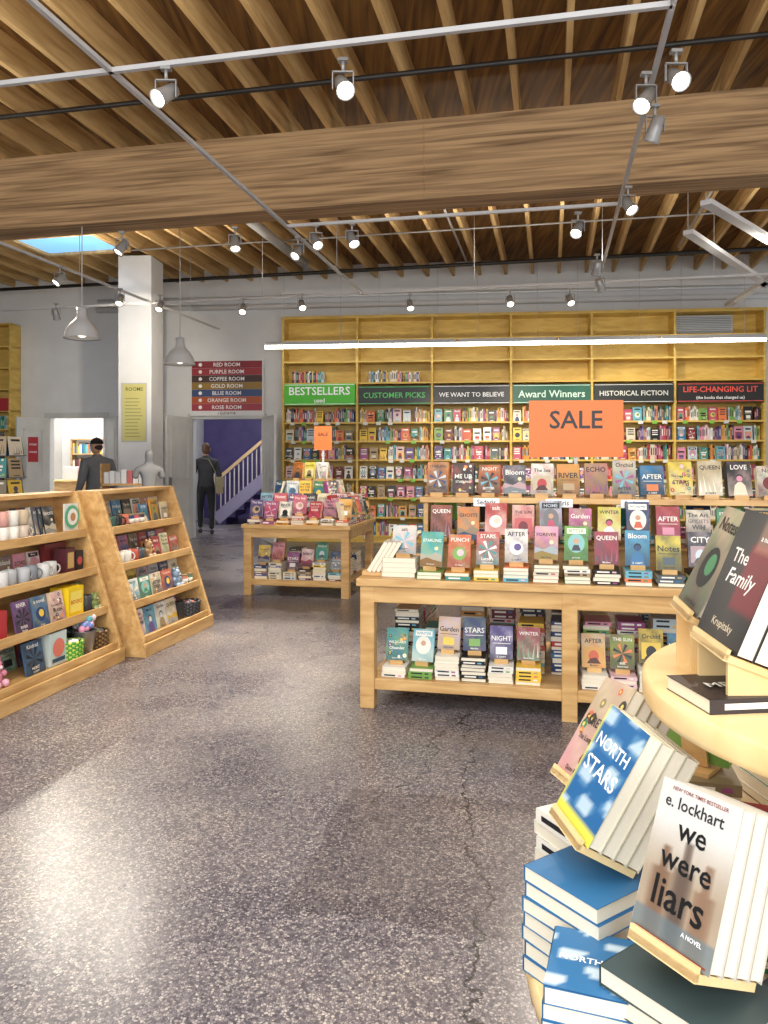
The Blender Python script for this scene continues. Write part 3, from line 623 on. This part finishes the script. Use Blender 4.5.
easelbook(b,FR(.24,.1,T+hs),r,.14,.17,cov=hx('d8cabc'))
for k in range(4):
    for i in range(4): book(b,FR(.02+.027*i,.22+.2*k,T+.03,-math.pi/2,-.55),.14,.21,.025,r.choice([hx('b88a5a'),hx('a08c6a'),hx('e0d8c8'),hx('7a4a3a')]))
    b.box(FR(-.01,.09+.2*k,T),0,.14,0,.12,0,.025,mat=1)
b.build('sale_books',S)
b=B(); Z=.172; cov4=[hx(c) for c in ('3a9790','57a6b8','e2c9cc','2f3f6c','4a3a7a','a0343c','d0b890','8a9a3a','c8ab3a','2f6f9a','a23a4a','d8d8d0')]
xl=[.19,.345,.5,.655,.81,.965,1.33,1.485,1.64,1.795,1.95,2.1]
for i,x in enumerate(xl):
    hs=flatstack(b,FR(x,.16,Z),[3,3,7,7,5,5,4,4,6,5,4,4][i],r,.14,.19,tt=.02,cov=r.choice(PAL) if i%2 else hx('f0ece0')); easelbook(b,FR(x,.14,Z+hs,r.uniform(-.1,.1)),r,.13,.19,cov=cov4[i])
for i in range(11): flatstack(b,FR(.22+i*.19,.42,Z),r.randint(8,15),r,.15,.21); flatstack(b,FR(.22+i*.19,.68,Z),r.randint(8,15),r,.15,.21); flatstack(b,FR(.22+i*.19,.97,Z),r.randint(5,12),r,.15,.21)
b.build('stacked_books',S)
def signcard(F,w,h,post,name,t='SALE',tz=.66):
    b=B(); b.box(I4,-w/2,w/2,0,.006,0,h,hx('f27c30')); b.text(I4,t,0,h*tz,w*.56,h*.36,hx('1d1a18'),-.002); b.text(FR(0,.006,0,math.pi),t,0,h*tz,w*.56,h*.36,hx('1d1a18'),-.002)
    b.box(I4,-.012,.012,.007,.019,-post,h*.6,mat=2); b.box(I4,-.09,.09,-.06,.08,-post-.008,-post,mat=2); b.build(name,F)
zs0=CH+(HZ-457)/FPX*5.2
signcard(FR(*(P(576,HZ,5.22).to_2d()),zs0,-A12*.4),.63,.385,zs0-T-.455-.01,'sale_sign')
b=B()
for x in (.62,1.06,1.5): b.box(FR(x,.43,T+.40),0,.16,0,.003,0,.05,(1,1,1)); b.text(FR(x,.43,T+.40),'Sedaris',.08,.027,.13,.03,(.1,.1,.1))
b.build('shelf_label',S)
Lf=FR(-1.51,8.26,0,-A12); LL=1.17; LD=1.15
table(LL,LD,(0,LL-.085),Lf)
b=B(); r=random.Random(33)
b.box(I4,.22,.92,.34,.9,T,T+.24,mat=1); b.box(I4,.36,.78,.48,.78,T+.24,T+.46,mat=1)
b.build('table_riser_block',Lf,[M_COL,M_WOOD],bevel=.003)
b=B()
for i in range(7):
    hs=flatstack(b,FR(.1+i*.165,.12,T),r.randint(1,4),r,.14,.19); easelbook(b,FR(.1+i*.165,.1,T+hs,r.uniform(-.2,.2)),r,.14,r.uniform(.18,.21),copies=2)
for i in range(6): easelbook(b,FR(.16+i*.165,.24,T+.1,r.uniform(-.2,.2)),r,.14,.21,stand=False,copies=3)
for i in range(5): easelbook(b,FR(.27+i*.15,.37,T+.24,r.uniform(-.2,.3)),r,.13,.2,copies=2)
for i in range(4):
    easelbook(b,FR(.88,.42+i*.14,T+.24,math.pi/2-.35),r,.13,.2,copies=2); easelbook(b,FR(.26,.44+i*.14,T+.24,-math.pi/2),r,.13,.2,txt=False)
for i in range(3): easelbook(b,FR(.43+i*.14,.51,T+.46,r.uniform(-.1,.1)),r,.12,.19,cov=[hx('d87a2a'),hx('e8d84a'),hx('f4f4f0')][i],copies=2); easelbook(b,FR(.74,.54+i*.1,T+.46,math.pi/2-.4),r,.12,.19)
for i in range(7):
    hs=flatstack(b,FR(1.1,.12+i*.16,T,math.pi/2),r.randint(1,3),r,.14,.12); easelbook(b,FR(1.12,.12+i*.16,T+hs,math.pi/2-.4),r,.14,r.uniform(.19,.22),copies=2)
    easelbook(b,FR(1.0,.2+i*.14,T+.08,math.pi/2-.3),r,.14,.22,stand=False,copies=2); easelbook(b,FR(.08,.25+i*.13,T,-math.pi/2),r,.14,.2,txt=False,copies=2)
for i in range(6):
    x=.17+i*.165; hs=flatstack(b,FR(x,.16,.172),r.randint(3,8),r); easelbook(b,FR(x,.14,.172+hs),r,.13,.19); flatstack(b,FR(x,.5,.172),r.randint(5,10),r); flatstack(b,FR(x,.85,.172),r.randint(5,10),r)
b.build('bestseller_books',Lf)
p=P(323,450,8.75); signcard(FR(p.x,p.y,p.z,-.1),.2,.27,p.z-T-.46-.01,'sale_sign')
# ---------------- round tiered table (foreground right) ----------------
CX,CY=.97,1.32; ZT=1.05; ZL=.57
b=B()
b.lathe(I4,[(.48,ZT-.05),(.498,ZT-.045),(.5,ZT-.035),(.5,ZT-.006),(.494,ZT)],96)
b.lathe(I4,[(.70,ZL-.05),(.718,ZL-.045),(.72,ZL-.03),(.72,ZL-.006),(.714,ZL)],96)
b.lathe(I4,[(.70,.06),(.72,.07),(.72,.1),(.71,.11)],96)
b.lathe(I4,[(.12,ZL),(.12,ZT-.045)],32); b.lathe(I4,[(.3,.11),(.3,ZL-.05)],48); b.lathe(I4,[(.55,0),(.55,.06)],48)
b.build('round_tiered_table',FR(CX,CY,0),[M_PLY])
def solve(px4,w,h,D0,yaw0=-.8,tilt0=.35,kd=60,ka=12):
    """rigid pose of a book cover from its four measured corners"""
    cn=[Vector((0,0,0)),Vector((w,0,0)),Vector((w,0,h)),Vector((0,0,h))]
    o=P(px4[0][0],px4[0][1],D0); p=np.array([o.x,o.y,o.z,yaw0,tilt0,0.0])
    def M(p): return Matrix.Translation((p[0],p[1],p[2]))@Matrix.Rotation(p[3],4,'Z')@Matrix.Rotation(p[5],4,'Y')@Matrix.Rotation(-p[4],4,'X')
    def res(p):
        F=M(p); out=[]
        for c,(u,v) in zip(cn,px4):
            q=F@c; out+=[384+FPX*q.x/q.y-u, HZ-FPX*(q.z-CH)/q.y-v]
        out+=[(p[1]-D0)*kd,(p[3]-yaw0)*ka,(p[4]-tilt0)*ka,p[5]*ka*2]
        return np.array(out)
    lam=1.0; r0=res(p)
    for it in range(80):
        J=np.zeros((len(r0),6))
        for k in range(6): d=p.copy(); d[k]+=1e-5; J[:,k]=(res(d)-r0)/1e-5
        H=J.T@J; st=np.linalg.solve(H+lam*np.diag(np.diag(H)+1e-6),-J.T@r0); r1=res(p+st)
        if (r1**2).sum()<(r0**2).sum(): p=p+st; r0=r1; lam*=.4
        else: lam*=3
    return M(p),float(p[3])
def ledge(b,F,w,depth,h):
    b.box(F,.01,w-.01,-.012,-.005,-.012,.006,mat=1); b.box(F,.01,w-.01,-.012,depth,-.014,-.002,mat=1)
    b.box(F,w*.3,w*.7,depth,depth+.01,-.014,h*.7,mat=1)
def under(b,F,w,depth,yaw,r,sw,sd,cov,t0=.026,spine=None,dx=0,dy=0):
    zs=[(F@Vector(q)).z for q in ((0,-.012,-.014),(w,-.012,-.014),(0,depth,-.014),(w,depth,-.014))]
    zm=min(zs)-.001; c=F@Vector((w/2,depth/2,0)); n=max(1,round((zm-ZL)/t0)); tt=(zm-ZL)/n
    flatstack(b,FR(c.x+dx,c.y+dy,ZL,yaw),n,r,sw,sd,tt=tt,cov=cov,spine=spine); return c,zm
def stand(b,F,w,depth,zbase,yaw):
    q=[F@Vector(k) for k in ((.02,.0,-.014),(w-.02,.0,-.014),(w-.02,depth*.8,-.014),(.02,depth*.8,-.014))]
    for (i,j) in ((0,3),(1,2)):
        a,c=q[i],q[j]; d=Vector((q[1].x-q[0].x,q[1].y-q[0].y,0)).normalized()*.004
        v=[a-d,a+d,c+d,c-d]; base=[Vector((k.x,k.y,zbase)) for k in v]
        s=b.pts(I4,base+v)
        for f in ((0,3,2,1),(4,5,6,7),(0,1,5,4),(1,2,6,5),(2,3,7,6),(3,0,4,7)): b.face([s+k for k in f],(1,1,1),1)
r=random.Random(5)
F0,y0=solve([(632,926),(708,975),(744,812),(665,775)],.138,.21,1.0,-.6,.3)
b=B(); w,h=.138,.21
def liars(u,v):
    t=min(1,max(0,(v-.4)/.35)); base=Vector(hx('a89680')).lerp(Vector(hx('cfccc6')),t)
    n=.5+.5*math.sin(u*13+v*9)*math.sin(v*17-u*5); base=base.lerp(Vector(hx('8a7a68')),.25*n*(1-t))
    for cx,hd,wd,cl in ((.24,.6,.15,'6b4c38'),(.5,.66,.14,'4a3a32'),(.78,.58,.15,'7c5c46')):
        bw=wd*(1.0 if v<hd-.17 else .42)
        if abs(u-cx)<bw and v<hd: base=base.lerp(Vector(hx(cl)),.75*(1-(abs(u-cx)/bw)**3))
    if v<.16: base=base.lerp(Vector(hx('5d7480')),.6)
    return tuple(base)
for i in range(4): book(b,F0@FR(0,i*.026,0),w,h,.025,hx('c4beb2'))
b.grad(F0,0,w,0,h,-.0006,liars,28,40)
b.text(F0,'NEW YORK TIMES BESTSELLER',w*.5,h*.955,w*.7,.006,hx('8a3a34'),-.0012)
b.text(F0,'e. lockhart',w*.46,h*.87,w*.74,.02,hx('26282c'),-.0012)
for i,(t,ww) in enumerate((('we',.36),('were',.64),('liars',.66))): b.text(F0,t,w*.5,h*(.70-.2*i),w*ww,.04,hx('0c0d10'),-.0014)
b.text(F0,'A NOVEL',w*.74,h*.13,w*.25,.006,(1,1,1),-.0012)
b.rect(F0,w*.05,w*.95,h*.02,h*.03,-.0012,hx('9c3a30'))
ledge(b,F0,w,.106,h); b.build('propped_paperback_books',mats=[M_COL,M_PLY,M_WHITE])
b=B(); c,zm=under(b,F0,w,.106,y0+.2,r,.2,.15,hx('3a4a4c'),spine=False)
flatstack(b,FR(c.x+.2,c.y-.02,ZL,y0+.2),6,r,.17,.15,tt=.026,cov=hx('26343c'))
b.build('book_stack')
F1,y1=solve([(556,802),(590,848),(648,737),(612,708)],.14,.21,1.25,-.9,.45)
b=B()
def blue(u,v):
    s=math.sin(u*9+v*14)+math.sin(v*23-u*6)
    if v<.1 or u<.06: return hx('d2d050')
    return mixc(hx('1f6298'),hx('dfe8ea'),.75 if s>.8 else (.25 if s>.2 else 0))
for i in range(4): book(b,F1@FR(0,i*.026,0),.14,.21,.025,hx('c9c2ac'),hx('efe6d0'))
b.grad(F1,0,.14,0,.21,-.0006,blue,14,24); b.text(F1,'NORTH',.07,.15,.11,.03,(1,1,1),-.0014); b.text(F1,'STARS',.07,.105,.11,.03,(1,1,1),-.0014)
ledge(b,F1,.14,.106,.21); b.build('propped_novels',mats=[M_COL,M_PLY,M_WHITE])
b=B(); c,zm=under(b,F1,.14,.106,y1+.45,r,.16,.17,hx('2d6c9c'),spine=False,dx=-.01,dy=-.02)
Fa=FR(c.x-.045,c.y-.19,ZL,-.35); z=flatstack(b,Fa,5,r,.15,.15,tt=.026,cov=hx('2d6c9c'),spine=False)
Gt=Fa@FR(0,0,z)@Matrix.Rotation(-math.pi/2,4,'X'); b.grad(Gt,-.074,.074,-.074,.074,-.0009,lambda u,v:mixc(hx('2d6c9c'),hx('dfe8ea'),.8 if math.sin(u*8+v*11)+math.sin(v*17-u*9)>.9 else 0),18,18); b.text(Gt,'NORTH STARS',0,.0,.12,.02,(1,1,1),-.0018)
b.build('book_stack')
b=B()
F2,y2=solve([(556,768),(584,786),(634,692),(608,676)],.14,.21,1.5,-.9,.5)
for i in range(4): book(b,F2@FR(0,i*.024,0),.14,.21,.023,hx('a89878'))
design(b,F2,.14,.21,hx('b09c7c'),r); ledge(b,F2,.14,.1,.21); b.build('leaning_books',mats=[M_COL,M_PLY,M_WHITE])
b=B(); under(b,F2,.14,.1,y2+.3,r,.15,.15,None)
for i,(x,y,a) in enumerate(((.75,1.82,-.2),(.98,1.93,.1),(1.25,1.92,.2),(.76,.87,-.4),(.62,1.62,-.3))):
    z=flatstack(b,FR(x,y,ZL,a),r.randint(5,7),r,.14,.2)
    if i<3: easelbook(b,FR(x,y,ZL+z,a+2.6),r)
for (x,y,a,n) in ((.68,1.25,-.5,9),(.72,1.02,-.4,8),(.64,1.45,-.4,10)): flatstack(b,FR(x,y,ZL,a),n,r,.18,.14)
b.build('tier_books')
F3,y3=solve([(697,630),(738,650),(790,530),(748,507)],.155,.23,1.12,-.8,.35)
b=B()
def fam(u,v):
    c=Vector(hx('1e1e22')).lerp(Vector(hx('55504e')),max(0,.6-abs(u-.5))*.8)
    if u>.45 and v>.25 and v<.8: c=Vector(hx('8c2430')).lerp(c,.3)
    if u>.5 and v>.7: c=Vector(hx('b78a70')).lerp(c,.4)
    return tuple(c)
for i in range(4): book(b,F3@FR(0,i*.03,0),.155,.23,.029,hx('2b2b30'))
b.grad(F3,0,.155,0,.23,-.0006,fam); b.text(F3,'The',.05,.15,.06,.025,(.95,.93,.9),-.0014); b.text(F3,'Family',.078,.11,.13,.035,(.97,.95,.92),-.0014,sh=.2); b.text(F3,'Krupitsky',.078,.03,.11,.018,hx('d8c8a8'),-.0014); b.text(F3,'a novel',.11,.19,.04,.01,(1,1,1),-.0014)
ledge(b,F3,.155,.124,.23); stand(b,F3,.155,.124,ZT,y3)
b.build('hardcover_display_books',mats=[M_COL,M_PLY,M_WHITE])
b=B()
F4,y4=solve([(678,598),(700,612),(748,522),(728,506)],.14,.21,1.35,-1.0,.45)
for i in range(4): book(b,F4@FR(0,i*.026,0),.14,.21,.025,hx('c8b8a0'),hx('efe6d0'))
design(b,F4,.14,.21,hx('b8a488'),r); ledge(b,F4,.14,.106,.21); stand(b,F4,.14,.106,ZT,y4)
b.build('display_books',mats=[M_COL,M_PLY,M_WHITE])
b=B()
Fh=FR(.605,1.285,ZT,.1); flatstack(b,Fh,1,random.Random(1),.2,.14,tt=.024,cov=hx('2c2426'),spine=True); b.text(Fh@FR(0,0,.0255)@Matrix.Rotation(-math.pi/2,4,'X'),'MEMOIRS',0,0,.14,.03,(.9,.88,.85),-.001)
b.build('hardcover_book')
b=B()
for i in range(3):
    a=.2+i*.7; x=CX+.33*math.cos(a); y=CY+.33*math.sin(a)
    z=flatstack(b,FR(x,y,ZT,a),2,r); easelbook(b,FR(x,y,ZT+z,a+1.9),r,copies=3)
b.build('top_tier_books')

# ---------------- people ----------------
M_SKIN=plain('skin',hx('c99a7c'),.5); M_SHOE=plain('shoe_leather',hx('1c1b1c'),.5)
def man(F,jacket,pants,hairc,cap=None,stride=.0,headrot=0,name='man',bag=None,wide=1.0):
    e=bpy.data.objects.new(name,None); bpy.context.scene.collection.objects.link(e); e.matrix_world=F
    mj=plain('jacket_cloth',jacket,.85); mp=plain('trouser_cloth',pants,.85); mh=plain('hair',hairc,.8)
    s=stride; W=wide
    V=[(0,0,.95),(0,0,1.08),(0,.01,1.27),(0,.015,1.42),(0,0,1.50),(0,-.01,1.57)]
    R=[(.155*W,.12*W),(.15*W,.12*W),(.17*W,.13*W),(.13*W,.105*W),.065,.055]
    E=[(0,1),(1,2),(2,3),(3,4),(4,5)]
    for k in (1,-1):
        i=len(V); V+=[(k*.095,0,.86),(k*.105,-s*k*.5-.02,.5),(k*.105,-s*k+.03,.1)]; R+=[.098,.066,.05]; E+=[(0,i),(i,i+1),(i+1,i+2)]
    hands=[]
    for k in (1,-1):
        i=len(V); V+=[(k*.185*W,.01,1.41),(k*.255*W,.04,1.13),(k*.26*W,-.08+s*k*.3,.90)]; R+=[.075*W,.058*W,.042]; E+=[(3,i),(i,i+1),(i+1,i+2)]; hands.append((k,V[i+2]))
    skinobj('body',V,E,R,{0},[mp,mj,M_SKIN],lambda c:0 if (c.z<.93 and abs(c.x)<.21) else (2 if c.z>1.535 and abs(c.x)<.1 else 1),e)
    V=[];E=[];R=[];roots=set()
    for k,w in hands:
        w=Vector(w); i=len(V); roots.add(i); V+=[w+Vector((0,0,.02)),w+Vector((0,-.01,-.04)),w+Vector((0,-.015,-.085))]; R+=[(.022,.028),(.017,.036),(.014,.036)]; E+=[(i,i+1),(i+1,i+2)]
        for j,(off,l) in enumerate(((-.028,.065),(-.01,.075),(.01,.07),(.027,.055))):
            a=len(V); roots.add(a); o=w+Vector((0,-.015+off,-.08)); V+=[o,o+Vector((-k*.006,0,-l*.5)),o+Vector((-k*.022,-.002,-l))]; R+=[.0095,.009,.007]; E+=[(a,a+1),(a+1,a+2)]
        a=len(V); roots.add(a); o=w+Vector((-k*.006,-.03,-.03)); V+=[o,o+Vector((-k*.01,-.025,-.03)),o+Vector((-k*.012,-.03,-.06))]; R+=[.011,.01,.008]; E+=[(a,a+1),(a+1,a+2)]
    skinobj('hands',V,E,R,roots,[M_SKIN],lambda c:0,e)
    V=[];E=[];R=[];roots=set()
    for k in (1,-1):
        a=len(V); roots.add(a); y=-s*k+.03; V+=[(k*.105,y+.05,.05),(k*.105,y-.05,.055),(k*.115,y-.15,.04),(k*.118,y-.2,.035)]; R+=[(.045,.045),(.045,.05),(.048,.036),(.035,.028)]; E+=[(a,a+1),(a+1,a+2),(a+2,a+3)]
    skinobj('shoes',V,E,R,roots,[M_SHOE],lambda c:0,e)
    H=FR(0,-.015,1.665,headrot)
    b=B()
    b.ball(H@Matrix.Diagonal((.076,.094,.115,1)),1,20); b.ball(H@FR(0,-.035,-.06)@Matrix.Diagonal((.052,.055,.055,1)),1,16)
    b.ball(H@FR(0,-.097,-.015)@Matrix.Diagonal((.012,.018,.025,1)),1,10)
    for k in (1,-1):
        b.ball(H@FR(k*.078,.005,-.01)@Matrix.Diagonal((.01,.02,.032,1)),1,10); b.ball(H@FR(k*.03,-.084,.008),.011,8,mat=2); b.box(H,k*.03-.016,k*.03+.016,-.094,-.08,.025,.03,mat=1)
    b.ball(H@FR(0,-.083,-.055)@Matrix.Diagonal((.024,.008,.007,1)),1,10,mat=3)
    if not cap: b.ball(H@FR(0,.016,.026)@Matrix.Diagonal((.081,.09,.1,1)),1,20,mat=1)
    b.ball(H@FR(0,.03,-.015 if cap else -.025)@Matrix.Diagonal((.074,.075,.06 if cap else .08,1)),1,20,mat=1)
    b.build('head',mats=[M_SKIN,mh,M_SHOE,plain('lips',hx('a8665a'))],parent=e)
    if cap:
        b=B(); b.ball(H@FR(0,.005,.035)@Matrix.Diagonal((.09,.108,.1,1)),1,20,a0=0,a1=90); b.lathe(H@FR(0,-.105,.038)@Matrix.Diagonal((.078,.085,1,1)),[(1,0),(1,.01)],20); b.ball(H@FR(0,0,.135),.01,8)
        b.build('cap',mats=[plain('cap_cloth',cap,.9)],parent=e)
    if bag:
        b=B(); b.box(FR(-.25,.12,.8),-.07,.07,-.16,.16,0,.32); b.box(FR(-.25,.12,.8),-.085,-.07,-.15,.15,.12,.31)
        b.bar((-.24,.02,1.1),(-.05,.15,1.46),.03,.008); b.bar((-.05,.15,1.46),(.12,.06,1.5),.03,.008); b.bar((-.24,-.05,1.1),(.1,-.13,1.44),.03,.008)
        b.build('shoulder_bag',mats=[plain('canvas',bag,.9)],bevel=.015,parent=e)
    return e
p=P(97,HZ,12.0); man(FR(p.x,p.y,0,math.pi+.95),hx('77797d'),hx('2a2d34'),hx('3a2c22'),cap=hx('1a1a1d'),headrot=.3,wide=1.15)
p=P(206,HZ,15.1); man(FR(p.x,p.y,0,math.pi+.25),hx('3a3a40'),hx('26262a'),hx('5a4030'),stride=.16,bag=hx('9d9478'))

# ---------------- lights ----------------
def area(loc,rot,sx,sy,pw,col=(1,.95,.88)):
    l=bpy.data.lights.new('area','AREA'); l.shape='RECTANGLE'; l.size=sx; l.size_y=sy; l.energy=pw; l.color=col
    o=bpy.data.objects.new('fill_area',l); o.location=loc; o.rotation_euler=rot; bpy.context.scene.collection.objects.link(o)
area((-1,1.0,4.3),(0,0,0),6,3,240)  # unseen overhead fill added above the camera, no fixture
area((0,-2.5,2.6),(math.radians(82),0,0),9,3.4,380,(.93,.96,1))  # cool fill added behind the camera, in place of window daylight
for x,y,pw in ((-2.5,4.0,34),(1.8,4.6,28),(-5.5,9.6,56),(-.6,9.6,58),(3.6,9.4,48),(-6,5.2,26)):
    q=RM@Vector((x,y,3.82)); area(q,(math.pi,0,-A12),3.2,.3,pw,(1,.93,.82))  # uplights added above track height to brighten the ceiling, no fixtures
for loc,pw in (((-7,17.5,3.1),260),((-3.0,16.2,3.1),110)):
    l=bpy.data.lights.new('pt','POINT'); l.energy=pw; l.shadow_soft_size=.25; o=bpy.data.objects.new('fill_point',l); o.location=loc; bpy.context.scene.collection.objects.link(o)  # point lights added out of sight to light the rooms beyond the openings
def G(px,py): D=CH*FPX/(py-HZ); return P(px,py,D)
aim={8:(G(235,655),900,40),11:(G(225,560),480,50),1:(G(170,850),110,55),16:(P(460,470,12.6),320,70),17:(P(560,440,12.4),320,70),14:(P(310,440,9),330,50),6:(P(520,520,5.2),280,60),10:(P(330,480,8.6),260,50),5:(P(640,520,5),260,70),13:(P(20,560,5),220,70),12:(P(150,540,6),260,60),0:(P(30,560,4.8),140,80),18:(P(660,440,12.2),320,75),19:(P(130,350,12.2),160,80),2:(P(690,780,1.3),80,70)}
for i,(tg,en,an) in aim.items():
    p,_=lamps[i]; d=(tg-p).normalized()
    l=bpy.data.lights.new('sp','SPOT'); l.energy=en; l.spot_size=math.radians(an); l.spot_blend=.7; l.shadow_soft_size=.05; l.color=(1,.91,.76)
    o=bpy.data.objects.new('lamp_spot',l); o.location=p+d*.06+Vector((0,0,-.02)); o.rotation_euler=d.to_track_quat('-Z','Y').to_euler(); bpy.context.scene.collection.objects.link(o)
w=bpy.data.worlds.new('World'); bpy.context.scene.world=w; w.use_nodes=True
w.node_tree.nodes['Background'].inputs[0].default_value=(.92,.96,1,1); w.node_tree.nodes['Background'].inputs[1].default_value=1.0
cam=bpy.data.cameras.new('camera'); co=bpy.data.objects.new('camera',cam); bpy.context.scene.collection.objects.link(co)
co.location=(0,0,CH); co.rotation_euler=(math.pi/2,0,0); cam.sensor_fit='VERTICAL'; cam.sensor_height=24; cam.lens=24*FPX/1024; cam.shift_y=-(512-HZ)/1024; cam.clip_start=.05
bpy.context.scene.camera=co
vs=bpy.context.scene.view_settings
try: vs.view_transform='Standard'; vs.look='None'; vs.exposure=0.0
except Exception as ex: print(ex)
